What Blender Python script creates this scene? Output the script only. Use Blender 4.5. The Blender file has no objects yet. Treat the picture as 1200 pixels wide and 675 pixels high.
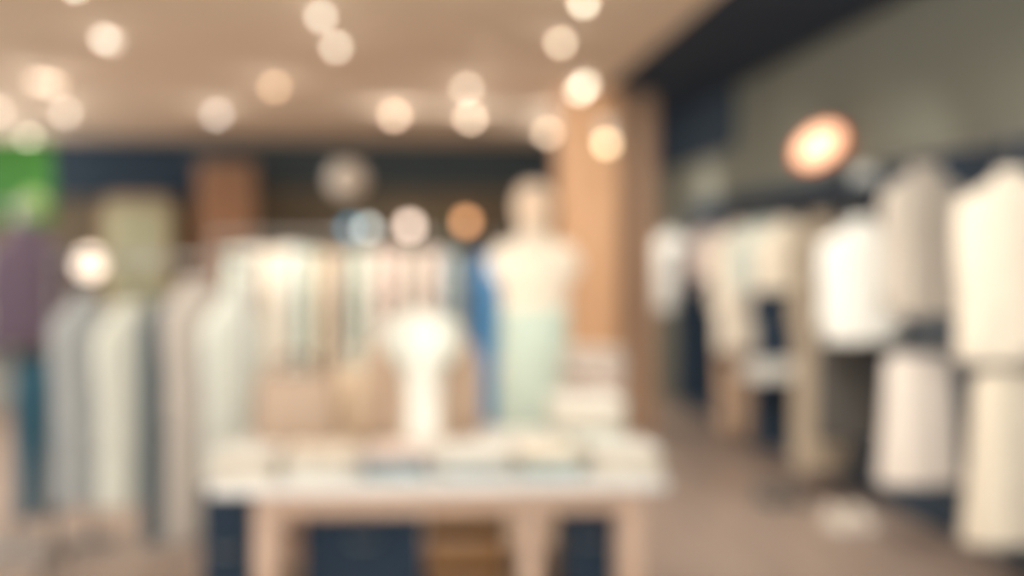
import bpy, bmesh, math, random
from mathutils import Vector, Matrix
random.seed(7)
PI = math.pi
S = bpy.context.scene
C = S.collection

# ------------------------------------------------------------------ camera
CAM = Vector((0, 0, 1.5)); FPX = 50 / 36 * 1200
YAW, PITCH = math.radians(4.8), math.radians(0.95)
cd = bpy.data.cameras.new('camera'); cam = bpy.data.objects.new('camera', cd); C.objects.link(cam)
cam.location = CAM; cam.rotation_euler = (PI / 2 - PITCH, 0, -YAW)
cd.lens = 50; cd.sensor_width = 36; cd.clip_start = .05
cd.dof.use_dof = True; cd.dof.focus_distance = 1.0; cd.dof.aperture_fstop = 1.8; cd.dof.aperture_blades = 0
S.camera = cam
RM = cam.rotation_euler.to_matrix()

def ray(px, py):
    d = RM @ Vector(((px - 600) / FPX, (337.5 - py) / FPX, -1)); return d / d.y
def X(px, Y): return ray(px, 310).x * Y
def Z(py, Y, px=600): return 1.5 + ray(px, py).z * Y

# ------------------------------------------------------------------ materials
def lin(c):
    r = []
    for v in c:
        v /= 255.0
        r.append(v / 12.92 if v <= .04045 else ((v + .055) / 1.055) ** 2.4)
    return (*r, 1)
MATS = {}
def mat(name, rgb, rough=.85, var=.10, scale=9, metal=0, emit=None, strength=0, sheen=0, weave=0):
    if name in MATS: return MATS[name]
    m = bpy.data.materials.new(name); m.use_nodes = True
    nt = m.node_tree; b = nt.nodes['Principled BSDF']
    b.inputs['Roughness'].default_value = rough; b.inputs['Metallic'].default_value = metal
    if sheen: b.inputs['Sheen Weight'].default_value = sheen
    base = lin(rgb)
    if var:
        tc = nt.nodes.new('ShaderNodeTexCoord'); n = nt.nodes.new('ShaderNodeTexNoise')
        n.inputs['Scale'].default_value = scale; n.inputs['Detail'].default_value = 4
        mx = nt.nodes.new('ShaderNodeMix'); mx.data_type = 'RGBA'
        mx.inputs['A'].default_value = (*[v * (1 - var) for v in base[:3]], 1)
        mx.inputs['B'].default_value = (*[min(1, v * (1 + var)) for v in base[:3]], 1)
        nt.links.new(tc.outputs['Object'], n.inputs['Vector']); nt.links.new(n.outputs['Fac'], mx.inputs['Factor'])
        nt.links.new(mx.outputs['Result'], b.inputs['Base Color'])
        if weave:
            w = nt.nodes.new('ShaderNodeTexNoise'); w.inputs['Scale'].default_value = 400
            bp = nt.nodes.new('ShaderNodeBump'); bp.inputs['Strength'].default_value = .15
            nt.links.new(tc.outputs['Object'], w.inputs['Vector']); nt.links.new(w.outputs['Fac'], bp.inputs['Height'])
            nt.links.new(bp.outputs['Normal'], b.inputs['Normal'])
    else: b.inputs['Base Color'].default_value = base
    if emit:
        b.inputs['Emission Color'].default_value = lin(emit); b.inputs['Emission Strength'].default_value = strength
    MATS[name] = m; return m
def cloth(name, rgb): return mat(name, rgb, .9, .06, 6, sheen=.15, weave=1)
def wood(name, a, b, scale=(1, 12, 12), rough=.5):
    m = bpy.data.materials.new(name); m.use_nodes = True; nt = m.node_tree; p = nt.nodes['Principled BSDF']
    tc = nt.nodes.new('ShaderNodeTexCoord'); mp = nt.nodes.new('ShaderNodeMapping'); mp.inputs['Scale'].default_value = scale
    n = nt.nodes.new('ShaderNodeTexNoise'); n.inputs['Scale'].default_value = 2; n.inputs['Detail'].default_value = 6
    r = nt.nodes.new('ShaderNodeValToRGB'); r.color_ramp.elements[0].color = lin(a); r.color_ramp.elements[1].color = lin(b)
    r.color_ramp.elements[0].position = .3; r.color_ramp.elements[1].position = .7
    nt.links.new(tc.outputs['Object'], mp.inputs['Vector']); nt.links.new(mp.outputs['Vector'], n.inputs['Vector'])
    nt.links.new(n.outputs['Fac'], r.inputs['Fac']); nt.links.new(r.outputs['Color'], p.inputs['Base Color'])
    p.inputs['Roughness'].default_value = rough; return m
def plank_floor():
    m = bpy.data.materials.new('plank_floor'); m.use_nodes = True; nt = m.node_tree; p = nt.nodes['Principled BSDF']
    tc = nt.nodes.new('ShaderNodeTexCoord'); mp = nt.nodes.new('ShaderNodeMapping'); mp.inputs['Rotation'].default_value = (0, 0, PI / 2)
    br = nt.nodes.new('ShaderNodeTexBrick'); br.inputs['Color1'].default_value = lin((164, 143, 128)); br.inputs['Color2'].default_value = lin((179, 158, 142))
    br.inputs['Mortar'].default_value = lin((90, 75, 66)); br.inputs['Scale'].default_value = 1
    br.inputs['Mortar Size'].default_value = .004; br.inputs['Brick Width'].default_value = 1.6; br.inputs['Row Height'].default_value = .18
    br.offset = .37
    m2 = nt.nodes.new('ShaderNodeMapping'); m2.inputs['Scale'].default_value = (14, 1, 1)
    n = nt.nodes.new('ShaderNodeTexNoise'); n.inputs['Scale'].default_value = 2; n.inputs['Detail'].default_value = 5
    mx = nt.nodes.new('ShaderNodeMix'); mx.data_type = 'RGBA'; mx.blend_type = 'MULTIPLY'; mx.inputs['Factor'].default_value = .35
    L = nt.links.new
    L(tc.outputs['Object'], mp.inputs['Vector']); L(mp.outputs['Vector'], br.inputs['Vector'])
    L(tc.outputs['Object'], m2.inputs['Vector']); L(m2.outputs['Vector'], n.inputs['Vector'])
    L(br.outputs['Color'], mx.inputs['A']); L(n.outputs['Fac'], mx.inputs['B']); L(mx.outputs['Result'], p.inputs['Base Color'])
    p.inputs['Roughness'].default_value = .38; return m

NAVY = mat('navy_paint', (38, 56, 72), .8, .05)
CEIL = mat('beige_ceiling_paint', (238, 216, 190), .9, .03, 2)
TAUPE = mat('taupe_plaster', (130, 129, 115), .9, .06, 2)
OLIVE = mat('olive_taupe_plaster', (112, 100, 82), .9, .05, 2)
STEEL = mat('brushed_steel', (150, 148, 144), .35, .03, metal=.9)
BLACKM = mat('black_metal', (40, 44, 48), .5, .05)
WHITEP = mat('white_lacquer', (236, 232, 224), .4, .02)
OAK = wood('pale_oak', (190, 158, 134), (206, 176, 152))
ORANGEWOOD = wood('amber_wood', (204, 156, 114), (220, 174, 132), (12, 12, 1))
CRATEWOOD = wood('brown_crate_wood', (120, 82, 40), (150, 105, 55))

# ------------------------------------------------------------------ mesh helpers
def obj(name, bm, m, parent=None, loc=(0, 0, 0), rot=(0, 0, 0), smooth=True):
    me = bpy.data.meshes.new(name)
    bmesh.ops.recalc_face_normals(bm, faces=bm.faces)
    bm.to_mesh(me); bm.free()
    if m: me.materials.append(m)
    if smooth:
        for f in me.polygons: f.use_smooth = True
    o = bpy.data.objects.new(name, me); C.objects.link(o); o.location = loc; o.rotation_euler = rot
    if parent: o.parent = parent
    return o
def tag(o, label=None, cat=None, group=None, kind=None):
    if label: o['label'] = label
    if cat: o['category'] = cat
    if group: o['group'] = group
    if kind: o['kind'] = kind
    return o
def thing(name, label, cat, loc=(0, 0, 0), rz=0, group=None):
    o = bpy.data.objects.new(name, None); o.empty_display_size = .1; C.objects.link(o)
    o.location = loc; o.rotation_euler = (0, 0, rz); return tag(o, label, cat, group)
def box(bm, c, s, rz=0, bevel=0):
    r = bmesh.ops.create_cube(bm, size=1); vs = r['verts']
    bmesh.ops.scale(bm, vec=s, verts=vs)
    if bevel:
        es = list({e for v in vs for e in v.link_edges})
        rb = bmesh.ops.bevel(bm, geom=es, offset=bevel, segments=2, affect='EDGES', profile=.5)
        vs = list({v for f in rb['faces'] for v in f.verts} | {v for v in vs if v.is_valid})
    if rz: bmesh.ops.rotate(bm, cent=(0, 0, 0), matrix=Matrix.Rotation(rz, 3, 'Z'), verts=vs)
    bmesh.ops.translate(bm, vec=c, verts=vs)
    return vs
def bx(c, s, rz=0, bevel=.006):
    bm = bmesh.new(); box(bm, c, s, rz, bevel); return bm
def loft(bm, rings, cap=True):
    prev = None; n = len(rings[0])
    first = None
    for r in rings:
        vs = [bm.verts.new(p) for p in r]
        if prev:
            for i in range(n):
                bm.faces.new((prev[i], prev[(i + 1) % n], vs[(i + 1) % n], vs[i]))
        else: first = vs
        prev = vs
    if cap: bm.faces.new(first[::-1]); bm.faces.new(prev)
def tube(bm, pts, rad, n=10):
    pts = [Vector(p) for p in pts]; rings = []
    if not hasattr(rad, '__len__'): rad = [rad] * len(pts)
    up = None
    for i, p in enumerate(pts):
        t = (pts[min(i + 1, len(pts) - 1)] - pts[max(i - 1, 0)]).normalized()
        if up is None: up = Vector((0, 0, 1)) if abs(t.z) < .9 else Vector((1, 0, 0))
        a = t.cross(up).normalized(); b = t.cross(a).normalized(); up = -b if False else a.cross(t)
        rings.append([p + rad[i] * (math.cos(2 * PI * k / n) * a + math.sin(2 * PI * k / n) * b) for k in range(n)])
    loft(bm, rings)
def tb(pts, rad, n=10):
    bm = bmesh.new(); tube(bm, pts, rad, n); return bm
def lathe(prof, n=24, c=(0, 0, 0)):
    bm = bmesh.new()
    loft(bm, [[(c[0] + r * math.cos(2 * PI * k / n), c[1] + r * math.sin(2 * PI * k / n), c[2] + z) for k in range(n)] for r, z in prof])
    return bm
def ball(r, c=(0, 0, 0), s=(1, 1, 1), u=20, v=14):
    bm = bmesh.new(); bmesh.ops.create_uvsphere(bm, u_segments=u, v_segments=v, radius=r)
    bmesh.ops.scale(bm, vec=s, verts=bm.verts); bmesh.ops.translate(bm, vec=c, verts=bm.verts); return bm
def lerp(a, b, t): return a + (b - a) * t
def interp(tab, t):
    for (t0, v0), (t1, v1) in zip(tab, tab[1:]):
        if t <= t1: return lerp(v0, v1, max(0, (t - t0) / (t1 - t0)))
    return tab[-1][1]

# ------------------------------------------------------------------ setting
def struct(name, bm, m, parent=None):
    o = obj(name, bm, m, parent, smooth=False)
    if not parent: o['kind'] = 'structure'
    return o
BACK = 17.7; RW = 3.07; LW = -5.3
struct('floor', bx(((LW + RW) / 2, 8.5, -.05), (RW - LW, 18.6, .1), bevel=0), plank_floor())
CE = 1.81
struct('ceiling', bx(((LW + CE) / 2, 8.5, 3.1), (CE - LW, 18.6, .2), bevel=0), CEIL)
o = struct('ceiling_side', bx(((RW + CE) / 2, 8.5, 3.2), (RW - CE, 18.6, .2), bevel=0), mat('dark_blue_ceiling', (28, 50, 74), .8, .05))
struct('wall_back', bx(((LW + RW) / 2, BACK + .06, 1.6), (RW - LW + .3, .12, 3.2), bevel=0), OLIVE)
struct('unseen_wall_left', bx((LW - .06, 8.5, .95), (.12, 18.6, 1.9), bevel=0), OLIVE)  # unseen wall, height set to block side light on the floor
struct('wall_right', bx((RW + .06, 8.5, 1.6), (.12, 18.6, 3.2), bevel=0), TAUPE)
struct('trim_1', bx(((LW + X(236, 17.6)) / 2, BACK - .06, 2.66), (X(236, 17.6) - LW, .12, .68), bevel=.004), NAVY)
struct('trim_3', bx(((X(236, 17.6) + RW) / 2, BACK - .06, 2.72), (RW - X(236, 17.6), .12, .56), bevel=.004), mat('slate_paint', (62, 72, 76), .8, .05))
struct('trim_4', bx((RW - .02, 15.1, 2.83), (.04, 5.1, .55), bevel=.004), NAVY)
struct('trim_2', bx((RW - .02, 9.2, 1.07), (.04, 10.4, 2.1), bevel=.004), NAVY)
struct('baseboard_back', bx(((LW + RW) / 2, BACK - .01, .06), (RW - LW, .02, .12), bevel=.003), OAK)

# ------------------------------------------------------------------ garments
def garment_body(w, L, d, hem_w=None, folds=7, amp=.10, seed=0, neck=.065, slope=.09, n=40, waist=1.0):
    """closed cloth body hanging from its shoulders: hem at z=0, neck at z=L"""
    rnd = random.Random(seed); ph = rnd.random() * 6; ph2 = rnd.random() * 6
    hw = w / 2; hh = (hem_w or w) / 2; bm = bmesh.new(); rings = []
    zs = [0, .02] + [L * k / 12 for k in range(1, 10)]
    zs = [z for z in zs if z < L - slope - .03] + [L - slope - .02, L - slope + .005, L - slope * .7, L - slope * .4, L - slope * .12, L]
    for z in zs:
        t = z / L; zsht = (z - (L - slope)) / slope
        a = lerp(hh, hw, min(1, t / ((L - slope) / L)) ** .8)
        a *= 1 - (1 - waist) * math.exp(-((t - .6) / .15) ** 2)
        b = d / 2 * (1 + .25 * (1 - t)); am = amp * (1 - t) + .015
        if zsht > 0:
            a = lerp(hw, neck, min(1, zsht) ** 1.15) ; b = lerp(d / 2, neck * .75, zsht)
        ring = []
        for k in range(n):
            th = 2 * PI * k / n
            f = 1 + am * math.cos(folds * th + ph + t * 1.2) + .5 * am * math.cos((folds + 4) * th + ph2)
            c, s = math.cos(th), math.sin(th)
            sx_ = math.copysign(abs(c) ** .75, c); sy_ = math.copysign(abs(s) ** .75, s)
            ring.append((a * sx_ * (1 + (f - 1) * .25), b * sy_ * f, z))
        rings.append(ring)
    loft(bm, rings); return bm
def sleeve_bm(side, w, L, slope, sl, r=.048, out=.03, bend=0):
    p0 = Vector((side * (w / 2 - .03), 0, L - slope - .015)); pts = []; rad = []
    for k in range(9):
        t = k / 8
        pts.append(p0 + Vector((side * (out * math.sin(t * PI / 2) + .012 * math.sin(t * 7)), bend * t * t, -sl * t)))
        rad.append(r * lerp(1.12, .78, t) * (1 + .05 * math.sin(t * 19)))
    return tb(pts, rad, 14)
HANGWOOD = wood('hanger_wood', (180, 140, 100), (200, 160, 120))
def hanger(parent, w, L, slope, hook_top):
    bm = bmesh.new()
    tube(bm, [(-w / 2 + .05, 0, L - slope - .012), (-w / 4, 0, L - slope * .55), (0, 0, L - .03), (w / 4, 0, L - slope * .55), (w / 2 - .05, 0, L - slope - .012)], .011, 8)
    h = obj('hanger', bm, HANGWOOD, parent)
    r = .022; zc = hook_top - r + .006
    pts = [(0, 0, L - .03), (0, 0, zc - r)] + [(r * math.sin(a) , 0, zc - r * math.cos(a)) for a in [PI * .25 * k for k in range(1, 7)]]
    obj('hook', tb(pts, .004, 6), STEEL, h)
def top(name, label, cat, loc, rz, m, w=.42, L=.75, d=.13, sl=.55, hook=None, hem=None, seed=0, folds=7, amp=.1, sleeves=True, group=None, collar=True, slope=.09, out=.03, cm=None, r=.048, waist=1.0, neck=.065):
    """shirt / jacket / coat / dress on a hanger. loc = hem centre; hook = world height of the rail the hook goes over"""
    t = thing(name, label, cat, loc, rz, group)
    obj('body', garment_body(w, L, d, hem, folds, amp, seed, slope=slope, waist=waist, neck=neck), m, t)
    if sleeves:
        for s in (-1, 1): obj('sleeve', sleeve_bm(s, w, L, slope, sl, r, out), m, t)
    if collar:
        bm = lathe([(neck + .002, -.012), (neck + .016, -.008), (neck + .012, .03), (neck * .82, .038), (neck * .7, .01)], 18, (0, 0, L))
        bmesh.ops.scale(bm, vec=(1, .8, 1), verts=bm.verts)
        obj('collar', bm, cm or m, t)
    if hook: hanger(t, w, L, slope, hook - loc[2])
    return t
def trousers(name, label, loc, rz, m, w=.36, L=.95, d=.10, hook=None, seed=0, group=None, clip=True):
    rnd = random.Random(seed)
    t = thing(name, label, 'trousers', loc, rz, group)
    bm = bmesh.new(); n = 24
    def ell(cx, a, b, z, p): return [(cx + a * math.cos(2 * PI * k / n), b * math.sin(2 * PI * k / n) * (1 + .06 * math.cos(5 * 2 * PI * k / n + p)), z) for k in range(n)]
    for s in (-1, 1):
        p = rnd.random() * 6
        loft(bm, [ell(s * lerp(w * .25, w * .24, k / 8), lerp(w * .21, w * .27, (k / 8) ** 1.5), d / 2 * lerp(.9, 1, k / 8), L * .76 * k / 8, p + k * .3) for k in range(9)])
    loft(bm, [ell(0, w * lerp(.49, .45, k / 5), d / 2 * lerp(1.05, .8, k / 5), L * lerp(.66, .965, k / 5), 1) for k in range(6)])
    obj('legs', bm, m, t)
    bm = bmesh.new(); loft(bm, [ell(0, w * .46, d * .42, L * .955, 0), ell(0, w * .465, d * .43, L * .97, 0), ell(0, w * .46, d * .41, L, 0)])
    obj('waistband', bm, m, t)
    if hook:
        h = obj('hanger', tb([(-w * .42, 0, L + .03), (w * .42, 0, L + .03)], .008, 8), STEEL, t)
        for s in (-1, 1): obj('clip', bx((s * w * .36, 0, L + .005), (.03, .10, .06)), BLACKM, h)
        zh = hook - loc[2]; r = .022
        obj('hook', tb([(0, 0, L + .03), (0, 0, zh - 2 * r + .006)] + [(r * math.sin(a), 0, zh - r + .006 - r * math.cos(a)) for a in [PI * .25 * k for k in range(1, 7)]], .004, 6), STEEL, h)
    return t

# fabrics
F = {k: cloth('cloth_' + k, v) for k, v in dict(
    white=(238, 234, 222), cream=(236, 222, 198), mint=(214, 222, 208), pink=(232, 212, 198), beige=(216, 192, 162),
    tan=(188, 158, 130), greige=(196, 184, 168), grey=(150, 150, 146), slate=(82, 92, 98), bluegrey=(160, 178, 182),
    blue=(70, 138, 188), navy=(33, 51, 68), teal=(44, 86, 102), purple=(98, 82, 96), olive=(178, 168, 142), cardi=(182, 156, 132),
    ivory=(240, 226, 204), charcoal=(56, 64, 70), lightgrey=(186, 184, 176), palemint=(206, 216, 200), black=(84, 80, 74), lcream=(214, 214, 200), lwhite=(208, 210, 198), lgreige=(186, 177, 166), lgrey=(164, 166, 164), sandy=(182, 164, 140), skirtmint=(196, 210, 194), offwhite=(236, 224, 210)).items()}

# ------------------------------------------------------------------ garment racks
def rack(label, x0, x1, y, z):
    t = thing('garment_rack', label, 'clothes rack', ((x0 + x1) / 2, y, 0)); h = (x1 - x0) / 2
    obj('rail', tb([(-h - .04, 0, z), (h + .04, 0, z)], .013, 12), STEEL, t)
    for s in (-1, 1):
        obj('upright', tb([(s * h, 0, .1), (s * h, 0, z + .012)], .014, 12), STEEL, t)
        f = obj('foot', bx((s * h, 0, .095), (.035, .5, .03)), STEEL, t)
        for q in (-1, 1):
            obj('castor', bx((s * h, q * .22, .04), (.025, .07, .08), bevel=.012), BLACKM, f)
    obj('crossbar', tb([(-h, 0, .13), (h, 0, .13)], .01, 10), STEEL, t)
    return t

# --- centre rack: garments seen edge on
RY = 8.0; RZ = 1.665
x0, x1 = X(252, RY), X(592, RY)
rack('steel clothes rack of pale garments behind the white table', x0, x1, RY, RZ)
centre = [  # px, shoulder px-y, hem px-y, fabric, label, category, kind
    (277, 292, 446, 'mint', 'pale mint blouse at the left end of the centre clothes rack', 'blouse'),
    (298, 291, 442, 'white', 'white shirt hanging second from left on the centre clothes rack', 'shirt'),
    (319, 291, 438, 'ivory', 'ivory shirt hanging third from left on the centre clothes rack', 'shirt'),
    (340, 288, 446, 'white', 'bright white blouse hanging fourth from left on the centre clothes rack', 'blouse'),
    (361, 292, 450, 'mint', 'mint white shirt hanging fifth from left on the centre clothes rack', 'shirt'),
    (382, 294, 456, 'beige', 'beige cardigan in the middle of the centre clothes rack', 'cardigan'),
    (403, 294, 456, 'greige', 'greige blouse hanging right of the beige cardigan', 'blouse'),
    (424, 293, 430, 'palemint', 'grey green blouse between greige blouse and pink shirts', 'blouse'),
    (445, 292, 440, 'pink', 'pale pink shirt hanging right of the grey green blouse', 'shirt'),
    (466, 292, 440, 'pink', 'pale pink blouse hanging fifth from the right end of the centre rack', 'blouse'),
    (487, 294, 440, 'greige', 'warm grey cardigan hanging fourth from the right end of the centre rack', 'cardigan'),
    (508, 292, 440, 'pink', 'pinkish cream shirt hanging third from the right end of the centre rack', 'shirt'),
    (530, 296, 450, 'bluegrey', 'light blue grey shirt hanging beside the bright blue dress', 'shirt'),
    (568, 298, 490, 'blue', 'bright blue long dress at the right end of the centre rack', 'dress')]
for i, (px, ys, yh, f, lab, cat) in enumerate(centre):
    zt = Z(ys + 9, RY); zb = Z(yh, RY)
    L = zt - zb
    top('hanging_' + cat, lab, cat, (X(px, RY), RY, zb), PI / 2 + random.uniform(-.1, .1), F[f], w=.40, L=L, d=.075 if cat != 'dress' else .12, sl=min(.5, L * .75), r=.036, out=.015,
        hook=RZ, seed=i, folds=5, amp=.08, group='garments on the centre clothes rack', hem=.42 if cat != 'dress' else .5, sleeves=cat != 'dress', slope=.08)

# --- left rack
LY = 7.05; LZ = 1.53
rack('steel clothes rack left of the white table', X(62, LY), X(290, LY), LY, LZ)
left = [(100, 345, 590, 'lgrey', 'light grey coat at the left end of the left clothes rack', 'coat', .11),
        (151, 355, 592, 'lcream', 'long cream coat hanging beside the light grey coat', 'coat', .11),
        (194, 350, 636, 'slate', 'thin dark slate dress between the cream coat and the greige coat', 'dress', .05),
        (229, 327, 640, 'lgreige', 'long greige coat with pale shoulders next to dark slate dress', 'coat', .11),
        (273, 345, 575, 'lwhite', 'white coat at the right end of left rack beside the table', 'coat', .11)]
for i, (px, ys, yh, f, lab, cat, d) in enumerate(left):
    zt = Z(ys + 8, LY); zb = max(.16, Z(yh - 8, LY)); L = zt - zb
    top('hanging_' + cat, lab, cat, (X(px, LY), LY, zb), math.radians(52), F[f], w=.36 if d > .1 else .3, L=L, d=d, sl=.55, r=.04, out=.015,
        hook=LZ, seed=30 + i, folds=6, amp=.09, sleeves=cat == 'coat', slope=.09)

# --- far left stand: purple jacket, teal trousers, pale shirt
FY = 7.3
fx = X(30, FY)
st = thing('garment_stand', 'slim steel stand holding the purple jacket at far left', 'clothes stand', (fx - .12, FY + .30, 0))
obj('base', lathe([(.2, 0), (.2, .012), (.19, .02), (.02, .03)], 28), STEEL, st)
obj('pole', tb([(0, 0, .02), (0, 0, 1.84)], .015), STEEL, st)
obj('arm', tb([(-.35, -.30, 1.80), (.0, -.30, 1.80), (.26, -.30, 1.80)], .01), STEEL, st)
obj('arm', tb([(0, 0, 1.80), (0, -.30, 1.80)], .01), STEEL, st)
obj('arm', tb([(0, 0, 1.13), (0, -.24, 1.13)], .01), STEEL, st)
obj('arm', tb([(-.05, -.24, 1.13), (.24, -.24, 1.13)], .01), STEEL, st)
top('hanging_jacket', 'purple jacket hanging above teal trousers at far left', 'jacket', (fx + .01, FY, 1.10), math.radians(35), F['purple'], w=.34, L=.56, d=.13, sl=.5, hook=1.81, seed=61, r=.045, hem=.32)
trousers('hanging_trousers', 'teal trousers hanging under the purple jacket at far left', (fx + .05, FY + .06, .22), math.radians(25), F['teal'], w=.26, L=.82, hook=1.14, seed=3)
top('hanging_shirt', 'pale shirt at the left edge of the photo by the purple jacket', 'shirt', (X(-18, FY), FY, .78), math.radians(60), F['lightgrey'], w=.36, L=.74, d=.12, sl=.5, hook=1.81, seed=62)

# ------------------------------------------------------------------ display table
TX0, TX1, TY0, TY1, TZ = X(243, 5.2), X(783, 5.2), 5.2, 6.85, .705
tcx, tcy = (TX0 + TX1) / 2, (TY0 + TY1) / 2; tw, td = TX1 - TX0, TY1 - TY0
tb_ = thing('display_table', 'long white topped display table on pale wooden legs', 'table', (tcx, tcy, 0))
obj('table_top', bx((0, 0, TZ - .022), (tw, td, .044), bevel=.008), WHITEP, tb_)
for sx_ in (-1, 1):
    for sy_ in (-1, 1): obj('leg', bx((sx_ * (tw / 2 - (.2 if sx_ < 0 else .12)), sy_ * (td / 2 - .09), (TZ - .044) / 2), (.085, .085, TZ - .044)), OAK, tb_)
for sy_ in (-1, 1): obj('apron', bx((.04, sy_ * (td / 2 - .07), TZ - .044 - .045), (tw - .4, .03, .09), bevel=.004), OAK, tb_)
for sx_ in (-1, 1): obj('apron', bx((sx_ * (tw / 2 - (.2 if sx_ < 0 else .12)), 0, TZ - .044 - .045), (.03, td - .3, .09), bevel=.004), OAK, tb_)
obj('leg', bx((X(622, 5.3) - tcx, -td / 2 + .12, (TZ - .044) / 2), (.075, .075, TZ - .044)), OAK, tb_)
obj('shelf', bx((0, 0.1, .15), (tw - .3, td - .35, .03), bevel=.004), OAK, tb_)

def storage_box(label, c, s, m, cat='storage box'):
    t = thing('storage_box', label, cat, c)
    w, d, h = s; th = .018
    bm = bmesh.new()
    box(bm, (0, 0, th / 2), (w, d, th)); 
    for q in (-1, 1):
        box(bm, (q * (w / 2 - th / 2), 0, h / 2), (th, d, h)); box(bm, (0, q * (d / 2 - th / 2), h / 2), (w - 2 * th, th, h))
    obj('body', bm, m, t, smooth=False)
    obj('lid', bx((0, 0, h + .012), (w + .012, d + .012, .024), bevel=.006), m, t)
    obj('handle', tb([(-.05, -d / 2 - .002, h * .62), (-.04, -d / 2 - .025, h * .6), (.04, -d / 2 - .025, h * .6), (.05, -d / 2 - .002, h * .62)], .007, 8), STEEL, t)
    return t
DK = F['navy']
storage_box('dark navy storage box under the table at the left', (X(425, 5.55), 5.75, .165), (.46, .40, .42), DK)
storage_box('dark navy storage box under the table at the right', (X(688, 5.6), 5.70, .165), (.18, .40, .42), DK)
storage_box('tall dark navy storage box on the floor beside the left table leg', (X(270, 5.95), 6.0, 0), (.2, .4, .57), DK)
# brown crate
ct = thing('wooden_crate', 'orange brown wooden crate in the middle under the table', 'crate', (X(546, 5.55), 5.75, .165))
w, d, h = .30, .4, .43
for q in (-1, 1):
    for k in range(3):
        obj('slat', bx((0, q * d / 2, .06 + k * .15), (w, .016, .12), bevel=.003), CRATEWOOD, ct)
        obj('slat', bx((q * (w / 2 - .008), 0, .06 + k * .15), (.016, d - .02, .12), bevel=.003), CRATEWOOD, ct)
obj('bottom', bx((0, 0, .008), (w - .02, d - .02, .016), bevel=.002), CRATEWOOD, ct)

# ------------------------------------------------------------------ folded garments
def folded_bm(w, d, h, seed):
    """folded knit: two rounded layers with a soft front fold and a turned-over body"""
    rnd = random.Random(seed); bm = bmesh.new(); nx, n = 14, 20
    for lay in range(2):
        rings = []; z0 = h * .5 * lay; hh = h * .5
        for i in range(nx + 1):
            u = i / nx; e = 1 - .75 * abs(2 * u - 1) ** 9
            ring = []
            for k in range(n):
                a = 2 * PI * k / n; c, s = math.cos(a), math.sin(a)
                y = math.copysign(abs(c) ** .35, c) * d / 2 * (1 - .015 * lay); z = math.copysign(abs(s) ** .6, s) * hh / 2 * e
                y += .006 * math.sin(u * 9 + seed + lay * 2); z += .003 * math.sin(u * 7 + y * 20 + seed) * (1 if lay else .2) * (s > 0)
                ring.append(((u - .5) * w * (1 - .02 * lay), y, z0 + hh / 2 + z))
            rings.append(ring)
        loft(bm, rings)
    return bm
def folded(kind, label, cat, x, y, z, w, d, h, m, seed, rz=0, group=None):
    o = obj('folded_' + kind, folded_bm(w, d, h, seed), m, None, (x, y, z), (0, 0, rz))
    tag(o, label, cat, group); return o
ords = ['leftmost', 'second from left', 'third from left', 'fourth from left', 'fifth from left', 'rightmost']
fcol = [('white', 'ivory', 'white'), ('ivory', 'white', 'white'), ('pink', 'bluegrey', 'bluegrey'), ('white', 'white', 'bluegrey'), ('ivory', 'mint', 'bluegrey'), ('white', 'ivory', 'white')]
cname = dict(white='white', ivory='ivory', pink='pale pink', bluegrey='light blue grey', mint='pale mint', greige='greige', tan='tan', cream='cream')
pxs = [290, 378, 465, 553, 640, 728]
for i, px in enumerate(pxs):
    xx = X(px, 5.42)
    for lvl in range(3):                       # 0 bottom .. 2 top
        col = fcol[i][2 - lvl]; pos = ['bottom', 'middle', 'top'][lvl]
        folded('sweater', f'{cname[col]} sweater {pos} in the {ords[i]} front stack on table', 'sweater', xx + random.uniform(-.006, .006), TY0 + .20 + random.uniform(0, .01),
               TZ + lvl * .036, .255, .34, .035, F[col], i * 3 + lvl, random.uniform(-.03, .03), 'folded sweaters along the table front')
# right pile (white) and back pile (pinkish)
lev = ['at the bottom', 'second from the bottom', 'third from the bottom', 'fourth from the bottom', 'fifth from the bottom', 'sixth from the bottom', 'seventh from the bottom', 'eighth from the bottom', 'at the top']
cols = ['white', 'mint', 'white', 'ivory', 'white']
for k, c in enumerate(cols):
    folded('shirt', f'{cname[c]} shirt {lev[k] if k < 4 else "at the top"} of the white pile on table', 'shirt', X(686, 6.1), 6.08, TZ + k * .046, .30, .36, .045, F[c], 50 + k, random.uniform(-.04, .04), 'white pile on the table right')
cols = ['greige', 'pink', 'greige', 'pink', 'tan', 'pink', 'greige', 'pink', 'greige']
for k, c in enumerate(cols):
    folded('jumper', f'{cname[c]} jumper {lev[k]} of the tall pinkish pile on table', 'jumper', X(694, 6.6), 6.6, TZ + k * .045, .28, .34, .044, F[c], 70 + k, random.uniform(-.05, .05), 'tall pinkish pile at the table back')

# ------------------------------------------------------------------ bags on the table
def bag(label, x, y, z, w, d, h, m, hm, rz=0, hh=.16):
    t = thing('tote_bag', label, 'bag', (x, y, z), rz); bm = bmesh.new(); n = 32; rings = []
    for k in range(9):
        u = k / 8; a = w / 2 * (1 + .06 * math.sin(PI * u) - .05 * u); b = d / 2 * (1 + .12 * math.sin(PI * u) - .35 * u)
        rings.append([(a * math.copysign(abs(math.cos(q)) ** .5, math.cos(q)), b * math.copysign(abs(math.sin(q)) ** .5, math.sin(q)), h * u) for q in [2 * PI * j / n for j in range(n)]])
    loft(bm, rings); obj('body', bm, m, t)
    for s in (-1, 1):
        obj('handle', tb([(w * .25 * math.cos(a), s * d * .3, h - .02 + hh * math.sin(a)) for a in [PI * k / 10 for k in range(11)]], .008, 8), hm, t)
    return t
BROWN = mat('brown_leather', (128, 92, 74), .5, .08)
TANL = mat('tan_leather', (170, 146, 124), .5, .08)
bag('tan leather tote bag with brown handles on the table', X(347, 6.15), 6.1, TZ, .34, .16, .33, TANL, BROWN, .1, .10)
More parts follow.
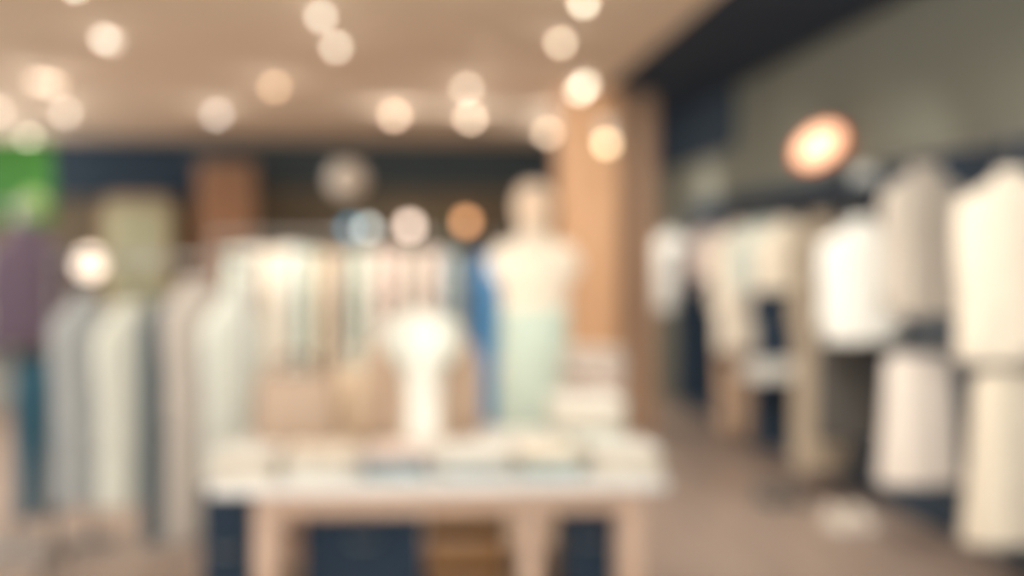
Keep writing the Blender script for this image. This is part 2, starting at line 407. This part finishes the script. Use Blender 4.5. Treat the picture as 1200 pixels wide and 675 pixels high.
bag('cream canvas tote bag between tan bag and dressed bust', X(420, 6.3), 6.28, TZ, .21, .12, .34, F['beige'], F['cream'], 0, .10)

# ------------------------------------------------------------------ bodies
def remeshed(name, bm, m, parent, vox=.012, smooth=6):
    me = bpy.data.meshes.new('tmp'); bm.to_mesh(me); bm.free()
    t = bpy.data.objects.new('tmp', me); C.objects.link(t)
    r = t.modifiers.new('r', 'REMESH'); r.mode = 'VOXEL'; r.voxel_size = vox
    s = t.modifiers.new('s', 'SMOOTH'); s.iterations = smooth; s.factor = .5
    dg = bpy.context.evaluated_depsgraph_get(); dg.update()
    nm = bpy.data.meshes.new_from_object(t.evaluated_get(dg)); nm.name = name
    bpy.data.objects.remove(t); bpy.data.meshes.remove(me)
    nm.materials.clear(); nm.materials.append(m)
    for f in nm.polygons: f.use_smooth = True
    o = bpy.data.objects.new(name, nm); C.objects.link(o); o.parent = parent; return o
def ering(cx, cy, a, b, z, n=28, p=1.0):
    out = []
    for k in range(n):
        q = 2 * PI * k / n; c, s = math.cos(q), math.sin(q)
        out.append((cx + a * math.copysign(abs(c) ** p, c), cy + b * math.copysign(abs(s) ** p, s), z))
    return out
def torso(bm, z0, secs, grow=0):
    loft(bm, [ering(0, cy, a + grow, b + grow, z0 + z) for z, a, b, cy in secs])
SKIN = mat('mannequin_shell', (242, 214, 184), .5, .03)

# standing mannequin behind the table (facing the camera = -Y)
mx, my = X(626, 7.35), 7.35
mq = thing('mannequin', 'armless standing mannequin in white top and mint skirt behind the table', 'mannequin', (mx, my, 0))
MS = 1.10
bm = bmesh.new()
secs = [(.86, .155, .105, 0), (.95, .165, .11, 0), (1.03, .145, .095, 0), (1.12, .122, .085, 0), (1.22, .14, .10, -.005), (1.30, .155, .112, -.012), (1.38, .165, .10, 0),
        (1.44, .155, .075, .005), (1.475, .10, .058, .01), (1.50, .055, .05, .01), (1.57, .048, .048, .005)]
torso(bm, 0, secs)
loft(bm, [ering(0, cy, a, b, z) for z, a, b, cy in [(1.55, .045, .05, 0), (1.585, .055, .075, -.015), (1.62, .066, .09, -.012), (1.67, .075, .098, 0), (1.72, .076, .098, .006), (1.765, .066, .085, .008), (1.795, .045, .055, .01), (1.805, .012, .015, .01)]])
for v in bm.verts:
    if v.co.z > 1.56:
        v.co.z = 1.50 + (v.co.z - 1.56) * 1.0; v.co.x *= 1.22; v.co.y *= 1.1
tube(bm, [(0, -.085, 1.68), (0, -.112, 1.645), (0, -.09, 1.635)], [.010, .014, .010], 8)
for s in (-1, 1):
    tube(bm, [(s * .085, 0, .90), (s * .09, 0, .75), (s * .088, -.005, .50), (s * .088, .01, .36), (s * .088, .015, .20), (s * .088, .01, .07)], [.092, .085, .058, .055, .042, .036], 16)
    loft(bm, [[(x_, y_, z_) for x_, y_, z_ in [(s * .088 + a * math.cos(q), yc, max(.022, .05 + a2 * math.sin(q))) for q in [2 * PI * j / 14 for j in range(14)]]] for yc, a, a2 in [(.05, .02, .03), (.03, .036, .045), (-.05, .04, .035), (-.13, .043, .02), (-.17, .025, .014)]])
body = remeshed('body', bm, SKIN, mq, .011, 5); body.scale = (MS, MS, MS)
bm = bmesh.new()
tsecs = [(1.15, .160, .118, 0), (1.22, .16, .122, -.005), (1.30, .172, .13, -.012), (1.38, .18, .118, 0), (1.43, .172, .092, .004), (1.465, .12, .078, .008), (1.49, .075, .072, .01), (1.53, .066, .066, .008)]
torso(bm, 0, tsecs)
for s in (-1, 1): tube(bm, [(s * .10, .005, 1.40), (s * .155, .005, 1.41), (s * .18, .008, 1.37), (s * .185, .01, 1.30)], [.05, .055, .045, .03], 16)
shirt = remeshed('blouse', bm, F['ivory'], mq, .011, 4); shirt.scale = (MS, MS, MS)
bm = bmesh.new(); n = 48
loft(bm, [[(lerp(.175, .205, u) * math.cos(q) * (1 + .05 * u * math.cos(11 * q)), lerp(.128, .18, u) * math.sin(q) * (1 + .05 * u * math.cos(11 * q)), 1.29 - .82 * u) for q in [2 * PI * j / n for j in range(n)]] for u in [k / 10 for k in range(11)]])
obj('skirt', bm, F['skirtmint'], mq)
obj('base', lathe([(.19, 0), (.19, .012), (.18, .022)], 32), STEEL, mq)

# bust on the table: white shirt under an open tan cardigan, white scarf on the shoulders
by = 6.05; bxp = X(495, by)
bu = thing('bust_form', 'short bust form in white shirt and open tan cardigan on the table', 'bust form', (bxp, by, TZ))
bm = bmesh.new()
torso(bm, 0, [(.0, .135, .09, 0), (.08, .142, .095, 0), (.2, .125, .085, 0), (.32, .142, .10, -.005), (.42, .15, .10, 0), (.48, .14, .08, 0), (.52, .09, .06, 0), (.55, .05, .05, 0), (.60, .046, .046, 0)])
remeshed('torso', bm, F['white'], bu, .011, 4)
for s in (-1, 1):
    bm = bmesh.new(); rings = []
    for k in range(10):
        u = k / 9; z = .01 + .47 * u; a = interp([(0, .165), (.45, .15), (.8, .172), (1, .15)], u); b = interp([(0, .12), (.45, .11), (.8, .125), (1, .1)], u)
        ring = []
        th0, th1 = -PI / 2 + .55, PI / 2
        for j in range(12):
            q = lerp(th0, th1, j / 11); ring.append((s * a * math.cos(q), b * math.sin(q), z))
        for j in range(12):
            q = lerp(th1, th0, j / 11); ring.append((s * (a - .012) * math.cos(q), (b - .012) * math.sin(q), z))
        rings.append(ring)
    loft(bm, rings); obj('cardigan_front', bm, F['cardi'], bu)
    obj('sleeve', tb([(s * .14, 0, .46), (s * .182, .005, .42), (s * .20, .01, .3), (s * .205, 0, .16), (s * .2, -.02, .06)], [.045, .055, .052, .046, .042], 14), F['cardi'], bu)
bm = bmesh.new()
for s in (-1, 1):
    tube(bm, [(0, .07, .555), (s * .07, .05, .55), (s * .12, -.02, .52), (s * .105, -.11, .45), (s * .055, -.14, .37)], [.035, .042, .055, .052, .035], 14)
remeshed('scarf', bm, F['lwhite'], bu, .012, 3)
obj('base', bx((0, 0, .004), (.24, .16, .008), bevel=.002), OAK, bu)

# ------------------------------------------------------------------ right wall fixtures
GX = 2.76
def wall_rail(label, y0, y1, z):
    t = thing('wall_rail', label, 'clothes rail', (RW - .04, (y0 + y1) / 2, z)); h = (y1 - y0) / 2; xo = GX - (RW - .04)
    obj('rail', tb([(xo, -h, 0), (xo, h, 0)], .013, 12), STEEL, t)
    for q in (-1, 0, 1):
        bq = obj('bracket', tb([(0, q * h * .96, 0), (xo, q * h * .96, 0)], .010, 8), STEEL, t)
        obj('wall_plate', bx((-.006, q * h * .96, 0), (.012, .05, .08), bevel=.004), STEEL, bq)
UZ, EZ, LZR = 2.07, 1.88, 1.10
wall_rail('upper wall rail over the nearest right-hand garments', 5.7, 7.75, UZ)
wall_rail('lower wall rail holding skirt and trousers nearest on the right wall', 5.7, 7.75, LZR)
wall_rail('long wall rail under the dark shelf on the right wall', 7.95, 14.3, EZ)
# dark shelf above the long rail
sh = thing('wall_shelf', 'dark navy shelf board above the long rail on right wall', 'shelf', (RW - .04, 10, 1.955))
obj('board', bx((-.20, 0, 0), (.40, 4.1, .03), bevel=.004), NAVY, sh)
for q in (-1.8, 0, 1.8): obj('bracket', bx((-.03, q, -.06), (.06, .03, .09), bevel=.004), BLACKM, sh)

def rg(kind, label, cat, px, Y, ytop, yhem, f, rail, dx=0, **k):
    xg = GX + dx
    zt = min(rail - .09, Z(ytop, Y)); zb = Z(yhem, Y)
    return top('hanging_' + kind, label, cat, (xg, Y, zb), k.pop('rz', random.uniform(-.12, .12)), F[f], L=zt - zb, hook=rail + .013, **k)
rg('coat', 'bright cream coat hanging nearest on the right wall', 'coat', 0, 6.15, 205, 428, 'ivory', UZ, w=.42, d=.17, sl=.72, seed=101, hem=.46, r=.06, out=.02)
rg('coat', 'greige coat on the upper rail second from the right edge', 'coat', 0, 7.2, 185, 372, 'greige', UZ, w=.40, d=.15, sl=.6, seed=102, hem=.40)
top('hanging_skirt', 'long cream skirt hanging under the bright cream coat', 'skirt', (GX, 6.15, Z(645, 6.15)), .05, F['cream'], w=.34, L=LZR - .075 - Z(645, 6.15), d=.17, hook=LZR + .013, hem=.44, sleeves=False, seed=103, collar=False, slope=.03, neck=.13)
top('hanging_skirt', 'long off-white skirt hanging under the greige coat', 'skirt', (GX - .02, 7.2, Z(572, 7.2)), .05, F['offwhite'], w=.36, L=LZR - .075 - Z(572, 7.2), d=.17, hook=LZR + .013, hem=.44, sleeves=False, seed=104, collar=False, slope=.03, neck=.14)
rg('blouse', 'pinkish white blouse at the near end of the long wall rail', 'blouse', 0, 8.2, 262, 402, 'white', EZ, w=.42, d=.15, sl=.52, seed=105, hem=.44, r=.056)
rg('coat', 'long beige coat reaching nearly to the floor on long wall rail', 'coat', 0, 8.95, 248, 556, 'sandy', EZ, w=.36, d=.12, sl=.6, seed=106, hem=.38)
rg('shirt', 'cream shirt between long beige coat and white tunic', 'shirt', 0, 9.75, 262, 342, 'cream', EZ, w=.42, d=.13, sl=.36, seed=107, out=.03)
rg('blouse', 'pale mint blouse beside the white tunic on the right wall', 'blouse', 0, 10.4, 250, 338, 'mint', EZ, w=.42, d=.13, sl=.4, seed=108)
rg('tunic', 'bright white and cream long tunic on the right wall', 'tunic', 0, 11.1, 262, 412, 'ivory', EZ, w=.42, d=.15, sl=.55, seed=109, hem=.38)
trousers('hanging_trousers', 'tan trousers below the white tunic on right wall', (GX - .01, 11.25, .1), 0, F['tan'], w=.30, L=1.0, hook=EZ + .013, seed=8)
rg('blouse', 'pale pink blouse behind the white tunic on right wall', 'blouse', 0, 12.25, 266, 326, 'pink', EZ, w=.32, d=.12, sl=.4, seed=110)
rg('shirt', 'white shirt at the far end of the right wall beside the pillar', 'shirt', 0, 13.9, 254, 364, 'white', EZ, w=.46, d=.15, sl=.6, seed=111)
# dark garments filling lower gaps
top('hanging_coat', 'dark taupe long coat behind the pinkish white blouse', 'coat', (GX + .02, 8.5, .42), .05, F['black'], w=.40, L=1.30, d=.12, sl=.5, hook=EZ + .013, seed=120)
top('hanging_coat', 'dark navy long coat behind the cream shirt on right wall', 'coat', (GX + .02, 10.05, .18), .05, F['navy'], w=.36, L=1.54, d=.12, sl=.5, hook=EZ + .013, seed=121)
top('hanging_dress', 'dark navy dress behind the pale pink blouse at far right wall', 'dress', (GX, 12.75, .25), .05, F['navy'], w=.40, L=1.45, d=.12, sl=.5, hook=EZ + .013, seed=122, sleeves=False)

# small bracket shelf with folded white top
fs = thing('wall_shelf', 'small white bracket shelf low on the right wall', 'shelf', (RW - .04, 9.75, .72))
obj('board', bx((-.29, 0, 0), (.58, .40, .025), bevel=.004), WHITEP, fs)
for q in (-.12, .12): obj('bracket', bx((-.04, q, -.05), (.08, .02, .08), bevel=.003), STEEL, fs)
folded('tunic', 'white folded tunic lying on the small bracket shelf', 'tunic', RW - .42, 9.75, .733, .36, .30, .09, F['white'], 200, PI / 2 * 0)
# hat on the dark shelf
ht = thing('felt_hat', 'pale grey felt hat on the dark navy wall shelf', 'hat', (RW - .24, 8.35, 1.97))
obj('crown', lathe([(.085, .0), (.086, .03), (.08, .09), (.06, .12), (.02, .125)], 28), F['lightgrey'], ht)
obj('brim', lathe([(.08, .0), (.135, .004), (.137, .01), (.08, .014)], 28), F['lightgrey'], ht)
obj('band', lathe([(.088, .012), (.0895, .014), (.0885, .034), (.086, .036)], 28), F['slate'], ht)

# shoes on the floor
def shoes(label, x, y, m, sole, rz=0):
    for s, nm in ((-1, 'left'), (1, 'right')):
        t = thing('shoe', label % nm, 'shoe', (x + s * .075 * math.cos(rz), y + s * .075 * math.sin(rz), 0), rz, None)
        bm = bmesh.new()
        loft(bm, [[(a * math.cos(q), yc, max(.018, .018 + h2 * max(0, math.sin(q)))) for q in [2 * PI * j / 18 for j in range(18)]] for yc, a, h2 in [(.13, .02, .05), (.12, .034, .08), (.06, .038, .085), (0, .04, .07), (-.07, .046, .05), (-.12, .036, .036), (-.14, .015, .02)]])
        bmesh.ops.remove_doubles(bm, verts=bm.verts, dist=.0005); obj('upper', bm, m, t)
        bm = bmesh.new()
        prof = [(.135, .018), (.12, .036), (0, .042), (-.07, .048), (-.12, .038), (-.143, .016)]
        pts = [(a, y_) for y_, a in prof] + [(-a, y_) for y_, a in prof[::-1]]
        loft(bm, [[(px_, py_, z) for px_, py_ in pts] for z in (0, .02)]); obj('sole', bm, sole, t, smooth=False)
shoes('pale greige %s shoe on the floor under the off-white skirt', 2.62, 8.0, F['greige'], WHITEP, .2)
shoes('dark %s shoe on the floor beyond the pale greige shoes', 2.42, 8.75, F['black'], BLACKM, .2)

# ------------------------------------------------------------------ wall lamp on right wall
wl = thing('wall_lamp', 'glowing copper wall lamp high on the right wall', 'lamp', (RW, 9.45, 2.27))
COPPER = mat('copper', (190, 120, 80), .35, .04, metal=.7)
obj('wall_plate', bx((-.012, 0, 0), (.024, .12, .12)), COPPER, wl)
obj('arm', tb([(-.02, 0, 0), (-.10, 0, .04), (-.16, -.02, .05)], .011), COPPER, wl)
sd = obj('shade', lathe([(.03, .11), (.055, .10), (.105, 0), (.112, -.03), (.108, -.03), (.1, 0), (.05, .095), (.02, .10)], 28), COPPER, wl, (-.20, -.03, .04), (math.radians(-66), math.radians(-35), math.radians(-26)))
sd.scale = (1.8, 1.15, 1.15)
obj('bulb', ball(.092, s=(1, 1, .8)), mat('warm_bulb', (255, 210, 170), .4, 0, emit=(255, 200, 160), strength=1.9), sd, (0, 0, -.015))

# ------------------------------------------------------------------ pillar
pl = thing('pillar', 'square amber wood clad pillar between the table and right wall', 'pillar', ((X(658, 12) + X(726, 12)) / 2, 12.25, 0))
pw = X(726, 12) - X(658, 12)
obj('shaft', bx((0, 0, 1.56), (pw, pw, 2.88), bevel=.01), ORANGEWOOD, pl, smooth=False)
obj('plinth', bx((0, 0, .06), (pw + .05, pw + .05, .12), bevel=.006), CRATEWOOD, pl, smooth=False)

pa = thing('pillar_shade_panel', 'darker brown panel added as the shaded right half of the amber pillar', 'shade panel', ((X(727, 12.3) + X(768, 12.3)) / 2, 12.33, 0))  # shade of the pillar's right half put into a darker brown panel
paw = X(768, 12.3) - X(727, 12.3); BRW = wood('pillar_shade_wood', (164, 130, 102), (182, 146, 116), (12, 12, 1))
obj('frame', bx((0, 0, 1.5), (paw, .08, 3.0), bevel=.004), BRW, pa, smooth=False)
for k in range(3): obj('shade_panel', bx((0, -.045, .55 + k * .95), (paw - .1, .02, .85), bevel=.006), BRW, pa, smooth=False)

# ------------------------------------------------------------------ back area
# green hanging sign
gy = 10.0
gx0, gx1 = X(-30, gy), X(62, gy); gz0, gz1 = Z(262, gy), Z(168, gy)
gs = thing('hanging_sign', 'green hanging sign board with pale green disc near the left photo edge', 'sign', ((gx0 + gx1) / 2, gy, gz0))
GREEN = mat('green_board', (56, 128, 34), .5, .05)
LGREEN = mat('pale_green_disc', (165, 195, 120), .5, .03)
obj('board', bx((0, 0, (gz1 - gz0) / 2), (gx1 - gx0, .05, gz1 - gz0), bevel=.01), GREEN, gs)
bm = lathe([(.085, 0), (.085, .012), (.078, .016)], 28); bmesh.ops.rotate(bm, cent=(0, 0, 0), matrix=Matrix.Rotation(PI / 2, 3, 'X'), verts=bm.verts)
obj('disc', bm, LGREEN, gs, (X(41, gy) - (gx0 + gx1) / 2, -.025, Z(240, gy) - gz0))
for q in (-.2, .2): obj('cable', tb([(q, 0, gz1 - gz0), (q, 0, 3.0 - gz0)], .004, 6), STEEL, gs)

# cupboard with olive doors
cy_ = 17.2; c0, c1 = X(122, cy_), X(208, cy_)
cb = thing('cupboard', 'pale olive two door cupboard in tan frame against back wall', 'cupboard', ((c0 + c1) / 2, cy_, 0)); cw = c1 - c0; ch = Z(233, cy_)
bm = bmesh.new()
box(bm, (0, .2, ch / 2), (cw, .03, ch)); box(bm, (-cw / 2 + .04, 0, ch / 2), (.08, .44, ch)); box(bm, (cw / 2 - .04, 0, ch / 2), (.08, .44, ch)); box(bm, (0, 0, ch - .05), (cw, .44, .1)); box(bm, (0, 0, .05), (cw, .44, .1))
obj('frame', bm, mat('tan_frame', (176, 146, 112), .6), cb, smooth=False)
for s in (-1, 1):
    dr = obj('door', bx((s * (cw / 4 - .04), -.2, ch / 2), (cw / 2 - .09, .03, ch - .22)), mat('pale_olive_paint', (184, 184, 150), .6), cb)
    obj('handle', tb([(s * .05, -.235, ch / 2 - .08), (s * .05, -.235, ch / 2 + .08)], .009), STEEL, dr)

# fitting room curtain
cy2 = 17.1; k0, k1 = X(232, cy2), X(298, cy2)
cu = thing('fitting_room_curtain', 'tan brown curtain hanging from rail before back wall', 'curtain', ((k0 + k1) / 2, cy2, .05)); kw = k1 - k0; kh = Z(192, cy2) - .05
bm = bmesh.new(); n = 60
path = [((u - .5) * kw, .045 * math.sin(u * PI * 14)) for u in [i / n for i in range(n + 1)]]
loft(bm, [[(x_, y_ - .008, z) for x_, y_ in path] + [(x_, y_ + .008, z) for x_, y_ in path[::-1]] for z in (0, kh * .5, kh)])
obj('drape', bm, cloth('cloth_curtain', (208, 166, 132)), cu)
obj('curtain_rail', tb([(-kw / 2 - .08, 0, kh + .02), (kw / 2 + .08, 0, kh + .02)], .014), STEEL, cu)
for s in (-1, 1): obj('bracket', tb([(s * (kw / 2 + .06), 0, kh + .02), (s * (kw / 2 + .06), .48, kh + .02)], .009), STEEL, cu)

# paper lantern pendant
ly = 12.5; lx = X(407, ly); lz = Z(211, ly)
pe = thing('pendant_lantern', 'white paper ball pendant hanging before the dark back wall band', 'pendant lamp', (lx, ly, lz))
bm = bmesh.new(); loft(bm, [[((.165 * math.sin(a) * (1 + .012 * (k % 2))) * math.cos(2 * PI * j / 28), (.165 * math.sin(a) * (1 + .012 * (k % 2))) * math.sin(2 * PI * j / 28), -.155 * math.cos(a)) for j in range(28)] for k, a in enumerate([lerp(.15, PI - .15, i / 24) for i in range(25)])])
obj('shade', bm, mat('lantern_paper', (235, 225, 210), .9, .02), pe)
obj('cord', tb([(0, 0, .15), (0, 0, 3.0 - lz - .02)], .004, 6), BLACKM, pe)
obj('ceiling_rose', lathe([(.05, -.03), (.05, 0)], 20, (0, 0, 3.0 - lz)), WHITEP, pe)

# globe wall lamps on the back wall
def sconce(label, px, py, rgb, st, r=.065):
    Y = BACK - .12; t = thing('wall_lamp', label, 'lamp', (X(px, Y), BACK, Z(py, Y) - .1))
    obj('wall_plate', lathe([(.05, 0), (.05, .02), (.02, .03)], 20), STEEL, t, (0, 0, 0), (PI / 2, 0, 0))
    obj('arm', tb([(0, -.02, 0), (0, -.12, 0), (0, -.12, .05)], .009), STEEL, t)
    obj('globe', ball(r, (0, -.12, .1)), mat('globe_%d' % px, rgb, .4, 0, emit=rgb, strength=st), t)
sconce('grey white globe lamp on back wall right of cyan globe', 431, 268, (215, 222, 215), 3.6)
sconce('small cyan globe lamp left of the grey white globe on back wall', 410, 267, (80, 170, 205), 2, .055)
sconce('pinkish white globe lamp between grey globe and plant on back wall', 480, 265, (255, 228, 208), 4.6, .075)
sconce('orange globe lamp on back wall left of white mannequin', 546, 260, (255, 184, 128), 3.2, .075)

# tall potted plant
py_ = 16.6; ppx = X(524, py_)
pp = thing('potted_plant', 'tall leafy green potted plant left of orange globe lamp', 'plant', (ppx, py_, 0))
obj('pot', lathe([(.13, 0), (.17, .3), (.18, .32), (.16, .32), (.15, .28)], 24), WHITEP, pp)
obj('stem', tb([(0, 0, .28), (.01, 0, .9), (-.01, .01, 1.6), (0, 0, 2.0)], [.018, .015, .011, .006]), CRATEWOOD, pp)
bm = bmesh.new(); rnd = random.Random(5)
for k in range(46):
    z = rnd.uniform(1.2, 2.05); a = rnd.uniform(0, 2 * PI); l = rnd.uniform(.14, .24); wv = l * .22; up = rnd.uniform(-.1, .5)
    dx, dy = math.cos(a), math.sin(a); pts = []
    for u in (0, .3, .6, .85, 1): pts.append((Vector((dx * l * u, dy * l * u, z + up * l * u - .3 * l * u * u)), wv * math.sin(PI * min(.98, u * .9 + .08))))
    loft(bm, [[p + Vector((-dy * w_, dx * w_, .0)), p + Vector((0, 0, .004)), p + Vector((dy * w_, -dx * w_, 0)), p - Vector((0, 0, .004))] for p, w_ in pts])
obj('foliage', bm, mat('leaf_green', (90, 140, 70), .5, .15), pp)

# added glowing globe on a stand, imitating the highlight on a lit garment shoulder
gl = thing('globe_floor_lamp', 'glowing white globe added as a garment shoulder highlight behind left clothes rack', 'lamp', (X(105, 7.75), 7.75, 0))
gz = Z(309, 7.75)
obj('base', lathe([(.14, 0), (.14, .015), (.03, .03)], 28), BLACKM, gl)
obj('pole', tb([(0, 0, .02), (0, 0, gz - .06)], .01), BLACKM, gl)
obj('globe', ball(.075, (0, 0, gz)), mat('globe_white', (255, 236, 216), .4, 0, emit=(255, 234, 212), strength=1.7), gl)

# ------------------------------------------------------------------ ceiling spots
def add_spot(loc, e, col, size=120, parent=None, blend=.9, target=None):
    l = bpy.data.lights.new('spot_light', 'SPOT'); l.energy = e; l.color = col; l.spot_size = math.radians(size); l.spot_blend = blend; l.shadow_soft_size = .06
    o = bpy.data.objects.new('spot_light', l); C.objects.link(o)
    o.location = loc
    if target: o.rotation_euler = (Vector(target) - Vector(loc)).to_track_quat('-Z', 'Y').to_euler()
    if parent: o.parent = parent
    return o
WARM = (1, .95, .885)
def add_point(loc, e, col, parent=None):
    l = bpy.data.lights.new('point_light', 'POINT'); l.energy = e; l.color = col; l.shadow_soft_size = .05
    o = bpy.data.objects.new('point_light', l); C.objects.link(o); o.location = loc; o.parent = parent; return o
BUL = {}
def bulbmat(k, rgb, st):
    return mat('bulb_' + k, rgb, .4, 0, emit=rgb, strength=st)
HOUS = mat('white_housing', (228, 214, 196), .6, .02)
lamps = [  # px, py, key, rgb, strength, label
    (88, -16, 'a', (255, 240, 222), 5, 'ceiling spot at top left cut by the top edge'),
    (122, 45, 'b', (255, 240, 222), 4.2, 'ceiling spot near top left, bright and alone'),
    (132, 49, 'b2', (255, 240, 222), 1.6, 'ceiling spot dimmer twin just right of bright top left spot'),
    (42, 94, 'c', (250, 226, 200), 1.7, 'ceiling spot leftmost in the left cluster of three'),
    (52, 95, 'd', (250, 230, 206), 2, 'ceiling spot middle of the left cluster of three'),
    (64, 98, 'c', (250, 226, 200), 1.7, 'ceiling spot rightmost in the left cluster of three'),
    (77, 131, 'e', (240, 226, 208), 2.8, 'ceiling spot below the left cluster of three'),
    (-2, 131, 'f', (240, 220, 200), 2.2, 'ceiling spot cut by the left photo edge'),
    (34, 162, 'g', (240, 236, 208), 5, 'ceiling spot above the green sign'),
    (254, 133, 'h', (238, 228, 218), 3.2, 'ceiling spot over the tan brown curtain'),
    (322, 101, 'i', (255, 214, 172), 3.2, 'tan ceiling spot between curtain and the paper pendant'),
    (376, 19, 'j', (245, 232, 214), 4.2, 'ceiling spot upper one of two touching at top centre left'),
    (394, 55, 'k', (255, 240, 218), 4.4, 'ceiling spot lower one of two touching at top centre left'),
    (462, 134, 'l', (255, 224, 194), 4.8, 'ceiling spot right of the paper pendant'),
    (547, 103, 'm', (245, 226, 202), 3.6, 'ceiling spot upper one of two at top centre'),
    (551, 137, 'n', (255, 230, 202), 4.8, 'ceiling spot lower one of two at top centre'),
    (657, 50, 'o', (255, 232, 202), 5, 'ceiling spot second from the top above mannequin'),
    (684, 3, 'p', (255, 240, 214), 6, 'ceiling spot topmost above the pillar at the top edge'),
    (686, 99, 'q', (255, 244, 218), 5.5, 'brightest ceiling spot before the amber pillar'),
    (679, 106, 'q', (255, 244, 218), 5.5, 'very bright ceiling spot twin lower left of the brightest'),
    (642, 155, 'r', (255, 226, 192), 4.4, 'ceiling spot far back above the mannequin head'),
    (655, 137, 's', (255, 216, 180), .9, 'faint ceiling spot between brightest spots and the far one')]
for px, py, k, rgb, st, lab in lamps:
    d = ray(px, py); zb = 2.925; Y = (zb - 1.5) / d.z
    if Y > 17.3: Y = 17.3
    t = thing('ceiling_spot', lab, 'ceiling light', (d.x * Y, Y, 3.0), 0, 'ceiling spots')
    obj('mount', lathe([(.07, -.012), (.07, 0)], 24), HOUS, t)
    obj('housing', lathe([(.045, -.06), (.055, -.06), (.055, -.012)], 24), HOUS, t)
    r = .036 * max(.75, Y / 11.5)
    sc = (11.5 / 11.5)
    obj('bulb', ball(r, (0, 0, -.075)), bulbmat(k, rgb, st * 1.0), t)
    add_point((0, 0, -.075 - r - .08), (.5 if Y < 11 else (1.4 if px < 600 else .15) if Y < 13 else 5) * (.55 if px < 300 else 1), WARM, t); add_spot((0, 0, -.075 - r - .01), 40 if not (px > 600 and 11 < Y < 14) else 3, WARM, 130, t)
# pendant spot in front of the pillar
sy = 11.0; szp = Z(167, sy); sxp = X(711, sy)
t = thing('pendant_spot', 'cream pendant spot hanging just before the amber pillar', 'ceiling light', (sxp, sy, szp), 0)
obj('housing', lathe([(.05, .03), (.05, .16), (.03, .18)], 24), HOUS, t)
obj('cord', tb([(0, 0, .18), (0, 0, 3.0 - szp)], .004, 6), BLACKM, t)
obj('bulb', ball(.042, (0, 0, .0)), bulbmat('pp', (255, 224, 178), 4.5), t)
add_point((0, 0, -.08), .5, WARM, t)

# added spots without lamp bodies, brightening table, racks, floor, pillar and right wall
for x_, y_, e, tg in [(-1.2, 4.6, 34, (-1.2, 7, .9)), (.2, 4.4, 32, (.2, 6, .8)), (1.0, 5.0, 32, (.9, 6.2, .8)), (1.6, 5.0, 46, (2.6, 6.4, 1.4)), (1.6, 7.0, 50, (2.6, 8.4, 1.4)), (1.6, 9.0, 50, (2.6, 11, 1.4)),
                      (-.3, 6.2, 44, (-.3, 8, 1.2)), (1.7, 6.2, 40, (1.9, 8.5, 0)), (1.7, 5.4, 36, (1.8, 6.8, 0)), (-1.7, 5.6, 22, (-1.8, 7.3, 1.2)), (.5, 9.6, 62, (1.5, 12, 1.6)), (2.3, 12.8, 45, (2.76, 14.2, 1.4)), (1.9, 12.9, 30, (2.76, 13.9, 1.5))]:
    add_spot((x_, y_, 2.95), e * 2, WARM, 75, None, .8, tg)

w = bpy.data.worlds.new('world'); S.world = w; w.use_nodes = True
bg = w.node_tree.nodes['Background']; bg.inputs['Color'].default_value = (.985, 1.0, .985, 1); bg.inputs['Strength'].default_value = 3.5
vs = S.view_settings; vs.view_transform = 'Standard'; vs.look = 'None'; vs.exposure = 0.3; vs.gamma = 1; vs.use_curve_mapping = False
S.cycles.use_denoising = True
